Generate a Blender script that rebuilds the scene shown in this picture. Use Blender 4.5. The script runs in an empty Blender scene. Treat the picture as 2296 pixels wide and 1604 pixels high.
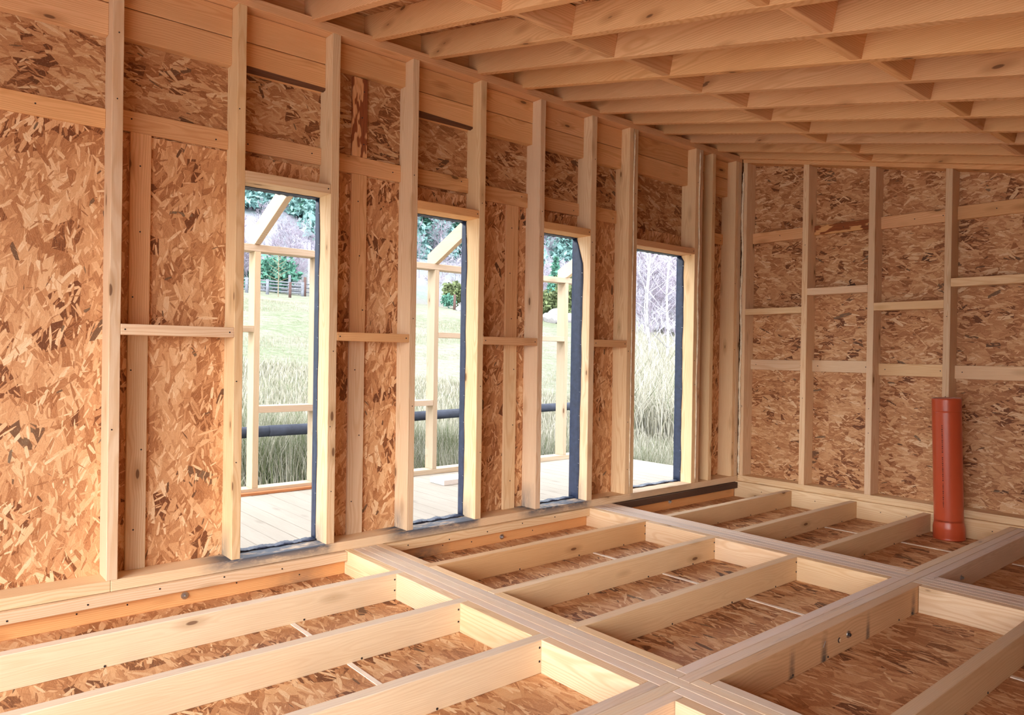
import bpy, bmesh, math, random
import numpy as np
from mathutils import Vector, Matrix

random.seed(7)
rng = np.random.default_rng(11)
SC = bpy.context.scene
COL = SC.collection
# ---------------------------------------------------------------- frame of the building
# u-coordinates: x along the window wall, y out through it, z up, camera at the origin; 1 u = 4 m
S = 4.0
Z0 = 1.338                        # height of the camera above the subfloor
def P(x, y, z): return Vector((x * S, y * S, z * S + Z0))

# ---------------------------------------------------------------- camera
cam_d = bpy.data.cameras.new('camera'); cam = bpy.data.objects.new('camera', cam_d); COL.objects.link(cam)
yaw, pitch, roll = (math.radians(a) for a in (49.897, -0.3046, 0.8709))
F = Vector((math.cos(yaw) * math.cos(pitch), math.sin(yaw) * math.cos(pitch), math.sin(pitch)))
R_ = F.cross(Vector((0, 0, 1))).normalized(); U_ = R_.cross(F)
c_, s_ = math.cos(roll), math.sin(roll)
Rr = c_ * R_ + s_ * U_; Uu = -s_ * R_ + c_ * U_
cam.matrix_world = Matrix(((Rr.x, Uu.x, -F.x, 0), (Rr.y, Uu.y, -F.y, 0), (Rr.z, Uu.z, -F.z, Z0), (0, 0, 0, 1)))
cam_d.sensor_width = 36; cam_d.lens = 1646.7 / 2296 * 36
cam_d.clip_start = 0.02; cam_d.clip_end = 900
SC.camera = cam

# ---------------------------------------------------------------- light and exposure
SC.view_settings.view_transform = 'Standard'; SC.view_settings.look = 'None'
SC.view_settings.gamma = 1; SC.view_settings.use_curve_mapping = False
SC.view_settings.exposure = 0.60
world = bpy.data.worlds.new('overcast_sky'); SC.world = world; world.use_nodes = True
wn = world.node_tree.nodes; wl = world.node_tree.links
bg = wn['Background']
tc = wn.new('ShaderNodeTexCoord'); nz = wn.new('ShaderNodeTexNoise'); nz.inputs['Scale'].default_value = 2.2
rp = wn.new('ShaderNodeValToRGB')
rp.color_ramp.elements[0].color = (0.80, 0.90, 1.0, 1); rp.color_ramp.elements[1].color = (1.0, 0.99, 0.97, 1)
rp.color_ramp.elements[0].position = .35; rp.color_ramp.elements[1].position = .65
wl.new(tc.outputs['Generated'], nz.inputs['Vector']); wl.new(nz.outputs['Fac'], rp.inputs['Fac'])
wl.new(rp.outputs['Color'], bg.inputs['Color']); bg.inputs['Strength'].default_value = 3.6
SC.cycles.max_bounces = 6; SC.cycles.diffuse_bounces = 5; SC.cycles.glossy_bounces = 2; SC.cycles.adaptive_threshold = 0.12; SC.cycles.use_adaptive_sampling = True
sun_d = bpy.data.lights.new('sun', 'SUN'); sun_d.energy = 3.1; sun_d.angle = math.radians(40)
sun_d.color = (1.0, 0.97, 0.92)
sun = bpy.data.objects.new('sun', sun_d); COL.objects.link(sun)
sun.rotation_euler = Vector((0.80, 0.47, -0.36)).to_track_quat('-Z', 'Y').to_euler()

# ---------------------------------------------------------------- materials
MATS = {}
class N:
    """tiny node-graph writer"""
    def __init__(s, name):
        m = bpy.data.materials.new(name); m.use_nodes = True; s.m = m
        s.t = m.node_tree; s.b = s.t.nodes['Principled BSDF']; MATS[name] = m
    def n(s, typ, ins=None, **kw):
        x = s.t.nodes.new(typ)
        for k, v in kw.items(): setattr(x, k, v)
        for k, v in (ins or {}).items():
            if isinstance(v, bpy.types.NodeSocket): s.t.links.new(v, x.inputs[k])
            else: x.inputs[k].default_value = v
        return x
    def math(s, op, a, b=0.0, c=0.0, clamp=False):
        return s.n('ShaderNodeMath', {0: a, 1: b, 2: c}, operation=op, use_clamp=clamp).outputs[0]
    def vmul(s, v, t): return s.n('ShaderNodeVectorMath', {0: v, 1: t}, operation='MULTIPLY').outputs[0]
    def vadd(s, v, t): return s.n('ShaderNodeVectorMath', {0: v, 1: t}, operation='ADD').outputs[0]
    def noise(s, v, scale=1.0, detail=3.0, rough=.5): return s.n('ShaderNodeTexNoise', {'Vector': v, 'Scale': scale, 'Detail': detail, 'Roughness': rough})
    def ramp(s, f, stops, interp='LINEAR'):
        r = s.n('ShaderNodeValToRGB', {'Fac': f}); r.color_ramp.interpolation = interp
        e = r.color_ramp.elements
        while len(e) < len(stops): e.new(.5)
        for i, (p, c) in enumerate(stops):
            e[i].position = p; e[i].color = (*c, 1) if len(c) == 3 else c
        return r.outputs['Color']
    def rng(s, f, a, b, c=0.0, d=1.0): return s.n('ShaderNodeMapRange', {'Value': f, 'From Min': a, 'From Max': b, 'To Min': c, 'To Max': d}).outputs[0]
    def mix(s, f, a, b, mode='MIX'):
        x = s.n('ShaderNodeMix', data_type='RGBA', blend_type=mode)
        for k, v in ((0, f), (6, a), (7, b)):
            if isinstance(v, bpy.types.NodeSocket): s.t.links.new(v, x.inputs[k])
            else: x.inputs[k].default_value = v if k == 0 else ((*v, 1) if len(v) == 3 else v)
        return x.outputs[2]
    def out(s, col, rough=.7, bump=None, bs=.3, bd=.002, spec=.3):
        s.t.links.new(col, s.b.inputs['Base Color']) if isinstance(col, bpy.types.NodeSocket) else setattr(s.b.inputs['Base Color'], 'default_value', (*col, 1))
        s.b.inputs['Roughness'].default_value = rough; s.b.inputs['Specular IOR Level'].default_value = spec
        if bump is not None:
            bp = s.n('ShaderNodeBump', {'Height': bump, 'Strength': bs, 'Distance': bd}); s.t.links.new(bp.outputs[0], s.b.inputs['Normal'])
        return s.m

def wood(name, light, dark, knot=(.16, .07, .03), knots=1.0, ringc=.45, grey=0.0, saw=.35, rough=.75, peel=0):
    g = N(name)
    oc = g.n('ShaderNodeTexCoord').outputs['Object']; oi = g.n('ShaderNodeObjectInfo')
    rnd = oi.outputs['Random']
    off = g.n('ShaderNodeCombineXYZ', {0: g.math('MULTIPLY', rnd, 37.0), 1: g.math('MULTIPLY', rnd, 11.0), 2: g.math('MULTIPLY', rnd, 5.0)}).outputs[0]
    v = g.vadd(oc, off)
    sx = g.n('ShaderNodeSeparateXYZ', {0: oc})
    warp = g.noise(g.vmul(v, (.7, 5, 5)), 1, 2).outputs['Fac']
    warp2 = g.noise(g.vmul(v, (2.6, 14, 14)), 1, 2).outputs['Fac']
    # pith axis lies off the board: annual rings cut by the faces
    py = g.math('ADD', sx.outputs[1], g.math('SUBTRACT', g.math('MULTIPLY', rnd, .22), .11))
    pz = g.math('ADD', sx.outputs[2], g.math('SUBTRACT', .05, g.math('MULTIPLY', g.math('FRACT', g.math('MULTIPLY', rnd, 7.3)), .16)))
    r = g.math('SQRT', g.math('ADD', g.math('MULTIPLY', py, py), g.math('MULTIPLY', pz, pz)))
    r = g.math('ADD', r, g.math('ADD', g.math('MULTIPLY', warp, .085), g.math('MULTIPLY', warp2, .012)))
    kn = g.n('ShaderNodeTexVoronoi', {'Vector': g.vmul(v, (3.0, 9, 9)), 'Scale': 1.0, 'Randomness': 1.0})
    kd = kn.outputs['Distance']
    r = g.math('ADD', r, g.math('MULTIPLY', g.rng(kd, 0, .42, 1, 0), .012))
    ring = g.math('SINE', g.math('MULTIPLY', r, 2 * math.pi / .0085))
    ring = g.rng(ring, -.2, 1, 0, 1)
    fib = g.noise(g.vmul(v, (6, 190, 190)), 1, 2, .6).outputs['Fac']
    blot = g.noise(g.vmul(v, (1.1, 4, 4)), 1, 3).outputs['Fac']
    tone = g.rng(blot, .3, .7, 0, 1)
    c = g.mix(tone, light, tuple(l * .62 + d * .38 for l, d in zip(light, dark)))
    c = g.mix(g.math('MULTIPLY', ring, ringc), c, dark)
    c = g.mix(g.rng(fib, .35, .8, 0, .35), c, dark)
    kr = g.math('GREATER_THAN', g.n('ShaderNodeSeparateColor', {0: kn.outputs['Color']}).outputs[0], 1 - .50 * knots)
    halo = g.math('MULTIPLY', g.rng(kd, .12, .30, .55, 0), kr); core = g.math('MULTIPLY', g.rng(kd, .075, .10, 1, 0), kr)
    c = g.mix(halo, c, tuple(a * .75 for a in dark)); c = g.mix(g.math('MULTIPLY', core, .85), c, knot)
    if peel:
        pn = g.noise(g.vmul(v, (5.5, 24, 24)), 1, 2, .5).outputs['Fac']
        bk = g.mix(g.rng(fib, .35, .7, 0, 1), (.36, .115, .04), (.20, .06, .025))
        c = g.mix(g.rng(pn, .47, .50, 0, 1), c, bk)
    if grey > 0:
        gn = g.noise(g.vmul(v, (1.6, 12, 12)), 1, 4, .65).outputs['Fac']
        nzz = g.n('ShaderNodeSeparateXYZ', {0: g.n('ShaderNodeNewGeometry').outputs['True Normal']}).outputs[2]
        up_ = g.rng(nzz, .3, .8, .06, 1.0)          # only the faces open to the weather have greyed
        c = g.mix(g.math('MULTIPLY', g.rng(gn, .35, .62, grey * .45, grey), up_), c, (.74, .70, .66))
        gs = g.noise(g.vmul(v, (3, 40, 40)), 1, 3, .7).outputs['Fac']
        c = g.mix(g.math('MULTIPLY', g.rng(gs, .60, .74, 0, .45 * grey), up_), c, (.25, .22, .22))
    st = g.n('ShaderNodeAttribute', attribute_name='stain').outputs['Fac']
    stn = g.noise(g.vmul(v, (7, 22, 22)), 1, 4, .7).outputs['Fac']
    sf = g.math('MULTIPLY', st, g.rng(stn, .28, .52, .25, 1.0), clamp=True)
    c = g.mix(sf, c, (.085, .10, .13))
    c = g.mix(1.0, c, oi.outputs['Color'], 'MULTIPLY')
    return g.out(c, rough, fib if saw else None, .30, .002)

W_PALE = wood('pine_pale', (.88, .70, .47), (.66, .40, .19))
W_WARM = wood('pine_warm', (.89, .57, .30), (.62, .29, .105), knots=1.1)
W_JOIST = wood('pine_joist', (.88, .72, .50), (.66, .44, .24), saw=.2, ringc=.25, knots=.8, grey=.5)
W_GREY = wood('pine_weathered', (.86, .68, .48), (.58, .38, .21), grey=.62, ringc=.35, knots=.6)
W_DARK = wood('board_dark', (.13, .075, .05), (.06, .03, .02), knots=.4)
W_WANE = wood('bark_dark', (.20, .09, .045), (.09, .035, .02), knots=.3)
W_PEEL = wood('board_peeling_bark', (.86, .55, .28), (.60, .28, .10), knots=.8, peel=1)
W_BARK = wood('board_barky', (.55, .24, .10), (.28, .09, .035), knots=.6)
W_PORCH = wood('pine_porch', (.58, .50, .38), (.42, .31, .20), knots=.8, saw=0)

def osb(name, ang=0.0, spread=38.0, length=.19, width=.030, gain=.93, nl=8):
    """strand board: layer upon layer of small rectangular wood flakes, each with its own angle and tone"""
    g = N(name)
    uv = g.n('ShaderNodeUVMap', uv_map='UVMap').outputs[0]
    w2 = g.n('ShaderNodeTexNoise', {'Vector': uv, 'Scale': 60.0, 'Detail': 1.0}, noise_dimensions='2D').outputs['Color']
    base = g.vadd(uv, g.vmul(g.vadd(w2, (-.5, -.5, -.5)), (.0018, .0018, 0)))
    P_, R0, E0 = None, None, None
    sizes = [.7, .8, .42, 1.0, .5, .75, .33, .21]
    for i in range(nl):
        k = sizes[i]; cell = .86 * k * length
        v = g.vmul(g.vadd(base, (i * 3.171, i * 1.937, 0)), (1 / cell, 1 / cell, 1))
        vo = g.n('ShaderNodeTexVoronoi', {'Vector': v, 'Scale': 1.0, 'Randomness': 1.0}, voronoi_dimensions='2D')
        sc = g.n('ShaderNodeSeparateColor', {0: vo.outputs['Color']})
        r = sc.outputs
        loc = g.n('ShaderNodeVectorMath', {0: v, 1: vo.outputs['Position']}, operation='SUBTRACT').outputs[0]
        dv = g.math('SUBTRACT', g.math('ADD', r[0], g.math('FRACT', g.math('MULTIPLY', r[0], 13.7))), 1.0)
        an = g.math('MULTIPLY_ADD', dv, math.radians(spread * 2.0 if i % 3 else spread * 1.2), math.radians(ang))
        lr = g.n('ShaderNodeVectorRotate', {'Vector': loc, 'Angle': g.math('MULTIPLY', an, -1.0)}, rotation_type='Z_AXIS').outputs[0]
        lr = g.vmul(lr, (cell, cell, 1))
        sx = g.n('ShaderNodeSeparateXYZ', {0: lr})
        au, aw = g.math('ABSOLUTE', sx.outputs[0]), g.math('ABSOLUTE', sx.outputs[1])
        hw = g.math('MULTIPLY_ADD', r[1], width * k * .75, width * k * .18)
        eu = g.math('SUBTRACT', length * k * .5, g.math('MULTIPLY_ADD', sx.outputs[1], .5, au)); ew = g.math('SUBTRACT', g.math('SUBTRACT', hw, g.math('MULTIPLY', au, .08)), aw)
        e = g.math('MINIMUM', eu, ew)
        m = g.math('MULTIPLY', g.math('GREATER_THAN', e, 0.0), g.math('GREATER_THAN', r[2], (.12 if i < 5 else .35) if i else -1.0))
        if i == 0: m = 1.0
        tone = g.math('FRACT', g.math('MULTIPLY', g.math('ADD', r[2], r[0]), 7.31))
        if P_ is None: P_, R0, E0 = lr, tone, e
        else:
            P_ = g.n('ShaderNodeMix', {0: m, 4: P_, 5: lr}, data_type='VECTOR').outputs[1]
            R0 = g.n('ShaderNodeMix', {0: m, 2: R0, 3: tone}, data_type='FLOAT').outputs[0]
            E0 = g.n('ShaderNodeMix', {0: m, 2: E0, 3: e}, data_type='FLOAT').outputs[0]
    z = g.n('ShaderNodeCombineXYZ', {2: g.math('MULTIPLY', R0, 50.0)}).outputs[0]
    grain = g.noise(g.vmul(g.vadd(P_, z), (28, 520, 1)), 1, 2, .65).outputs['Fac']
    f = g.math('ADD', g.math('MULTIPLY_ADD', R0, .72, .16), g.math('MULTIPLY', g.math('SUBTRACT', grain, .5), .60))
    f = g.math('SUBTRACT', f, g.rng(E0, 0.0, .0016, .22, 0))  # slight shadow line painted along the flake edges
    pal = [(0.0, (.17, .058, .022)), (.08, (.33, .125, .045)), (.26, (.50, .23, .10)), (.50, (.65, .35, .17)),
           (.74, (.77, .49, .27)), (.92, (.86, .66, .43)), (1.0, (.92, .77, .55))]
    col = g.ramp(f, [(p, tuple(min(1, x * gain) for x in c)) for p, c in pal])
    dk = g.math('GREATER_THAN', g.math('FRACT', g.math('MULTIPLY', R0, 31.7)), .982)
    col = g.mix(g.math('MULTIPLY', dk, .8), col, (.07, .03, .018))
    pit = g.noise(g.vmul(base, (120, 260, 1)) if ang < 45 else g.vmul(base, (260, 120, 1)), 1, 3, .7).outputs['Fac']
    col = g.mix(g.rng(pit, .60, .69, 0, .62), col, (.15, .06, .022))
    col = g.mix(g.rng(pit, .40, .31, 0, .45), col, (.93, .76, .52))
    return g.out(col, .6, spec=.35)
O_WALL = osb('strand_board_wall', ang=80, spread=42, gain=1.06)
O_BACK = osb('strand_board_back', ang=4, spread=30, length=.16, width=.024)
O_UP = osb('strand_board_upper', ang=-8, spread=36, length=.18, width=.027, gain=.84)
O_FLOOR = osb('strand_board_floor', ang=88, spread=26, length=.21, width=.027)

def plain(name, col, rough=.6, metal=0.0, var=.12, sc=8.0, bump=.2, spec=.4):
    g = N(name)
    oc = g.n('ShaderNodeTexCoord').outputs['Object']
    nf = g.noise(oc, sc, 4, .6).outputs['Fac']
    c = g.mix(g.rng(nf, .3, .7, 0, 1), tuple(max(0, x * (1 - var)) for x in col), tuple(min(1, x * (1 + var)) for x in col))
    g.b.inputs['Metallic'].default_value = metal
    return g.out(c, rough, nf, bump, .003, spec)
M_MEMB = plain('navy_membrane', (.030, .042, .085), .42, var=.25, sc=26, bump=.6)
M_STEEL = plain('zinc_steel', (.62, .64, .68), .32, metal=1.0)
M_SCREW = plain('screw_dark', (.05, .045, .05), .5, metal=.6)
M_PIPE = plain('orange_pipe', (.52, .082, .030), .30, var=.05, sc=5, bump=.03, spec=.5)
M_PRINT = plain('pipe_print', (.10, .012, .008), .6)
M_RIM = plain('pipe_cut_rim', (.55, .42, .36), .7)
M_FOAM = plain('foam_bead', (.92, .80, .62), .9, sc=60, bump=.9)
M_STRIP = plain('white_strip', (.86, .78, .68), .7)
M_EPS = plain('white_foam_block', (.8, .8, .82), .9, var=.04, sc=80)
M_LOG = plain('weathered_log', (.026, .031, .050), .8, var=.35, sc=9)
M_RUST = plain('rusty_post', (.085, .045, .04), .8, var=.3)
M_OLDW = plain('old_grey_wood', (.15, .16, .19), .85, var=.3)
M_ROCK = plain('granite', (.27, .26, .27), .9, var=.2, sc=3, bump=.6)
M_BIRCH = N('birch_bark')
_o = M_BIRCH.n('ShaderNodeTexCoord').outputs['Object']
_f = M_BIRCH.noise(M_BIRCH.vmul(_o, (14, 14, 5)), 1, 4, .7).outputs['Fac']
M_BIRCH = M_BIRCH.out(M_BIRCH.ramp(_f, [(.34, (.16, .14, .14)), (.44, (.42, .41, .42)), (1, (.52, .51, .52))]), .8)
M_TWIG = plain('twigs', (.24, .21, .26), .9, var=.25)
M_TWIG2 = plain('hazy_twigs', (.34, .33, .39), .9, var=.25)  # twigs lightened towards blue, haze of the far trees mixed into the colour
M_CON = plain('conifer_green', (.075, .20, .15), .85, var=.45, sc=1.6)
M_CON2 = plain('conifer_hazy', (.19, .34, .33), .9, var=.35, sc=1.6)  # foliage paled to blue-green: distance haze put into the colour
M_BUSH = plain('bush_olive', (.11, .14, .06), .85, var=.5, sc=3)
M_LARCH = plain('dry_larch', (.20, .16, .11), .9)

def ground_mat():
    g = N('meadow'); p = g.n('ShaderNodeNewGeometry').outputs['Position']
    a = g.noise(p, .22, 4, .6).outputs['Fac']; b = g.noise(p, 3.2, 5, .75).outputs['Fac']
    c2 = g.noise(g.vmul(p, (1, 1, 1)), 14, 4, .8).outputs['Fac']
    c = g.mix(g.rng(a, .38, .60, 0, 1), (.185, .18, .145), (.125, .15, .085))
    c = g.mix(g.rng(b, .40, .66, 0, .7), c, (.25, .24, .21))
    c = g.mix(g.rng(c2, .52, .66, 0, .6), c, (.06, .066, .042))
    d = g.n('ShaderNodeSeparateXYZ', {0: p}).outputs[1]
    hill = g.mix(g.rng(a, .4, .6, 0, 1), (.26, .245, .30), (.22, .27, .285))  # far slope shifted to blue-grey, hillside haze painted in
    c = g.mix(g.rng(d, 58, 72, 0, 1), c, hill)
    return g.out(c, .95, b, .6, .08, .1)
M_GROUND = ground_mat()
M_YARD = plain('bounce_yard', (.74, .71, .67), .95, sc=3)  # unseen ground outside, albedo raised so it bounces light up to the rafters
def blade_mat():
    g = N('dry_grass_blades'); a = g.n('ShaderNodeAttribute', attribute_name='tone').outputs['Fac']
    c = g.ramp(a, [(0, (.05, .08, .03)), (.25, (.12, .14, .07)), (.5, (.24, .23, .175)), (.75, (.36, .345, .29)), (1, (.46, .45, .40))])
    return g.out(c, .9, spec=.1)
M_BLADE = blade_mat()

# ---------------------------------------------------------------- object helpers
def tag(o, label=None, cat=None, group=None, kind=None):
    if label: o['label'] = label
    if cat: o['category'] = cat
    if group: o['group'] = group
    if kind: o['kind'] = kind
    return o
def link(name, me, mats, parent=None, mw=None):
    o = bpy.data.objects.new(name, me); COL.objects.link(o)
    for m in (mats if isinstance(mats, (list, tuple)) else [mats]): me.materials.append(m)
    if mw is not None: o.matrix_world = mw
    if parent is not None:
        o.parent = parent; o.matrix_parent_inverse = parent.matrix_world.inverted()
    return o
AX = {'x': Matrix.Identity(3),
      'y': Matrix(((0, -1, 0), (1, 0, 0), (0, 0, 1))),           # local x -> world y
      'z': Matrix(((0, 0, 1), (0, 1, 0), (-1, 0, 0))).transposed() @ Matrix.Identity(3)}
AX['z'] = Matrix(((0, 0, -1), (0, 1, 0), (1, 0, 0)))             # local x -> world z
TINTS = {}
def tint(o, k=None):
    h = random.random() if k is None else k
    b = random.uniform(.88, 1.06); w = random.uniform(-.05, .05)
    o.color = (min(1.15, b * (1.02 + w * .3)), b, b * (1 - w * 1.8), 1)
def hexa(name, c8, axis, mat, parent=None, bev=.0022, cuts=0, stain=None, jit=.0, tintk=None):
    """c8: eight corners (x,y,z in u), order (x0y0z0,x1y0z0,x1y1z0,x0y1z0, same at top)."""
    w = [P(*c) for c in c8]
    ctr = sum(w, Vector()) / 8
    R = AX[axis]; mw = Matrix.Translation(ctr) @ R.to_4x4(); inv = mw.inverted()
    bm = bmesh.new(); vs = [bm.verts.new(inv @ p) for p in w]
    for f in ((3, 2, 1, 0), (4, 5, 6, 7), (0, 1, 5, 4), (1, 2, 6, 5), (2, 3, 7, 6), (3, 0, 4, 7)): bm.faces.new([vs[i] for i in f])
    bmesh.ops.recalc_face_normals(bm, faces=bm.faces)
    if bev: bmesh.ops.bevel(bm, geom=list(bm.edges), offset=bev, segments=1, affect='EDGES')
    xs = [v.co.x for v in bm.verts]; a, b = min(xs), max(xs)
    for i in range(1, cuts + 1):
        x = a + (b - a) * i / (cuts + 1)
        bmesh.ops.bisect_plane(bm, geom=list(bm.verts) + list(bm.edges) + list(bm.faces), plane_co=(x, 0, 0), plane_no=(1, 0, 0))
    if jit:
        for v in bm.verts:
            k = round(v.co.x, 3); r = random.Random(int(k * 1000) + len(name))
            v.co.y += r.uniform(-jit, jit); v.co.z += r.uniform(-jit, jit)
    me = bpy.data.meshes.new(name); bm.to_mesh(me); bm.free()
    if stain:
        at = me.attributes.new('stain', 'FLOAT', 'POINT')
        for i, v in enumerate(me.vertices):
            q = mw @ v.co; at.data[i].value = stain(q.x / S, q.y / S, (q.z - Z0) / S)
    o = link(name, me, mat, parent, mw)
    tint(o)
    return o
def board(name, x, y, z, axis, mat, label=None, cat='board', group=None, parent=None, **kw):
    c8 = [(x[0], y[0], z[0]), (x[1], y[0], z[0]), (x[1], y[1], z[0]), (x[0], y[1], z[0]),
          (x[0], y[0], z[1]), (x[1], y[0], z[1]), (x[1], y[1], z[1]), (x[0], y[1], z[1])]
    o = hexa(name, c8, axis, mat, parent, **kw)
    if parent is None: tag(o, label, cat, group)
    return o
def prism_x(name, yz, x, mat, parent=None, bev=.002, matidx=None, mats=None):
    """polygon in the y-z plane extruded along x; local x axis = y (board length) when 'mat' is wood"""
    cy = sum(p[0] for p in yz) / len(yz); cz = sum(p[1] for p in yz) / len(yz)
    mw = Matrix.Translation(P((x[0] + x[1]) / 2, cy, cz)) @ AX['y'].to_4x4(); inv = mw.inverted()
    bm = bmesh.new()
    A = [bm.verts.new(inv @ P(x[0], *p)) for p in yz]; B = [bm.verts.new(inv @ P(x[1], *p)) for p in yz]
    bm.faces.new(A); bm.faces.new(list(reversed(B)))
    for i in range(len(yz)):
        j = (i + 1) % len(yz); bm.faces.new((A[j], A[i], B[i], B[j]))
    bmesh.ops.recalc_face_normals(bm, faces=bm.faces)
    if bev: bmesh.ops.bevel(bm, geom=list(bm.edges), offset=bev, segments=1, affect='EDGES')
    me = bpy.data.meshes.new(name); bm.to_mesh(me); bm.free()
    o = link(name, me, mat, parent, mw); tint(o); return o
def cyl(name, p, r, h, axis, mat, parent=None, seg=12, r2=None):
    """short cylinder, centre p (world), along axis vector"""
    bm = bmesh.new(); bmesh.ops.create_cone(bm, cap_ends=True, segments=seg, radius1=r, radius2=r if r2 is None else r2, depth=h)
    for f in bm.faces: f.smooth = len(f.verts) == 4 and seg > 8
    me = bpy.data.meshes.new(name); bm.to_mesh(me); bm.free()
    q = Vector(axis).to_track_quat('Z', 'Y').to_matrix().to_4x4()
    return link(name, me, mat, parent, Matrix.Translation(p) @ q)
def screw(parent, x, y, z, nrm, r=.0042):
    n = Vector(nrm)
    return cyl('screw', P(x, y, z) + n * .0006, r, .0022, n, M_SCREW, parent, 8)
def uvmesh(name, faces_uv, mat, parent=None, **t):
    """faces given as lists of (world point, (u,v))"""
    me = bpy.data.meshes.new(name); vs = []; fs = []; uvs = []
    for f in faces_uv:
        k = len(vs); vs += [tuple(p) for p, _ in f]; fs.append(tuple(range(k, k + len(f)))); uvs += [q for _, q in f]
    me.from_pydata(vs, [], fs); ul = me.uv_layers.new(name='UVMap')
    for i, q in enumerate(uvs): ul.data[i].uv = q
    o = link(name, me, mat, parent); return tag(o, **t)
def box_faces(x, y, z, topz=None):
    """closed box with planar uv (metres); topz(y) slopes the top"""
    tz = topz or (lambda yy: z[1])
    q = lambda a, b, c: P(a, b, c)
    def f(pts, ax):
        out = []
        for p in pts:
            w = q(*p); uv = {'x': (w.y, w.z), 'y': (w.x, w.z), 'z': (w.x, w.y)}[ax]; out.append((w, uv))
        return out
    x0, x1 = x; y0, y1 = y; b = z[0]; t0 = tz(y0); t1 = tz(y1)
    return [f([(x0, y0, b), (x1, y0, b), (x1, y0, t0), (x0, y0, t0)], 'y'), f([(x1, y1, b), (x0, y1, b), (x0, y1, t1), (x1, y1, t1)], 'y'),
            f([(x0, y1, b), (x0, y0, b), (x0, y0, t0), (x0, y1, t1)], 'x'), f([(x1, y0, b), (x1, y1, b), (x1, y1, t1), (x1, y0, t0)], 'x'),
            f([(x0, y0, t0), (x1, y0, t0), (x1, y1, t1), (x0, y1, t1)], 'z'), f([(x0, y1, b), (x1, y1, b), (x1, y0, b), (x0, y0, b)], 'z')]

# ================================================================= THE SHELL
XN, XF = -.42, 1.594          # near and far ends of the room
YR = -.42                     # right-hand wall (out of frame)
YO = 1.0385                   # inner face of the sheathing on the window wall
XB = 1.5576                   # front of the studs on the back wall
ZF, ZJ, ZP = -.3345, -.2993, -.2855   # subfloor, joist tops, top of the bottom plate
M_ = .2125
rb = lambda y: .4755 + M_ * (y - 1)     # underside of the rafters
rt = lambda y: rb(y) + .0388            # their top
WINS = [(.3635, .4895, .2305), (.640, .7645, .2305), (.9152, 1.038, .2318), (1.1757, 1.3738, .2290)]
fc = []
xs = [XN]
for a, b, h in WINS:
    fc += box_faces((xs[-1], a), (YO, YO + .003), (ZJ, .2743))
    fc += box_faces((a, b), (YO, YO + .003), (h, .2743)); xs.append(b)
fc += box_faces((xs[-1], XF + .003), (YO, YO + .003), (ZJ, .2743))
for a, b, h in WINS: fc += box_faces((a, b), (YO, YO + .003), (ZJ, ZP))
uvmesh('wall_left', fc, O_WALL, kind='structure', label='strand board sheathing of the window wall below the batten line', cat=None)
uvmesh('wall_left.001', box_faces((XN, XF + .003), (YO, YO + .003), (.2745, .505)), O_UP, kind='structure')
uvmesh('wall_back', box_faces((XF, XF + .003), (YR, YO), (ZF - .004, .4), rt), O_BACK, kind='structure')
fc = box_faces((XN, XF), (YR - .003, YR), (ZF, rt(YR)))
uvmesh('wall_right', fc, O_BACK, kind='structure')
# near wall with the big doorway the daylight comes through
DY0, DY1, DZ = -.34, .80, .25
fc = box_faces((XN - .003, XN), (DY1, YO), (ZF, .5), rt) + box_faces((XN - .003, XN), (YR, DY0), (ZF, .5), rt) + box_faces((XN - .003, XN), (DY0, DY1), (DZ, .5), rt)
uvmesh('wall_near', fc, O_BACK, kind='structure')
uvmesh('floor', box_faces((XN, XF), (YR, YO + .003), (ZF - .004, ZF)), O_FLOOR, kind='structure')
fc = []
q = lambda x, y, d: P(x, y, rt(y) + d)
pts = [(XN, YR - .02), (XF + .03, YR - .02), (XF + .03, 1.09), (XN, 1.09)]
fc = [[(q(x, y, 0), (x * S, y * S)) for x, y in pts[::-1]], [(q(x, y, .004), (x * S, y * S)) for x, y in pts]]
for i in range(4):
    a, b = pts[i], pts[(i + 1) % 4]
    fc.append([(q(*a, 0), (0, 0)), (q(*b, 0), (1, 0)), (q(*b, .004), (1, .02)), (q(*a, .004), (0, .02))])
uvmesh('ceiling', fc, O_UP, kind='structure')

# ================================================================= WINDOW WALL FRAMING
def pl_stain(x, y, z):
    s = 0
    for a, b, h in WINS[:3]:
        if a - .055 < x < b + .015:
            e = min(1, (x - a + .055) / .035, (b + .015 - x) / .012); s = max(s, e)
    if WINS[3][0] - .01 < x < WINS[3][1]: s = max(s, .35)
    if z < ZP - .003: s *= .42
    return max(0, s)
board('bottom_plate', (XN, .2053), (1.0, YO), (ZJ, ZP), 'x', W_PALE, 'bottom plate at the near end of the window wall, left of the butt joint', 'bottom plate', cuts=10)
board('bottom_plate', (.2056, XB), (1.0, YO), (ZJ, ZP), 'x', W_PALE, 'long bottom plate under the four window openings, stained dark at the sills', 'bottom plate', cuts=150, stain=pl_stain)
board('top_plate', (XN, XB), (1.0, YO), (.467, .4808), 'x', W_WARM, 'top plate of the window wall carrying the rafters', 'top plate', cuts=6)

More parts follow.
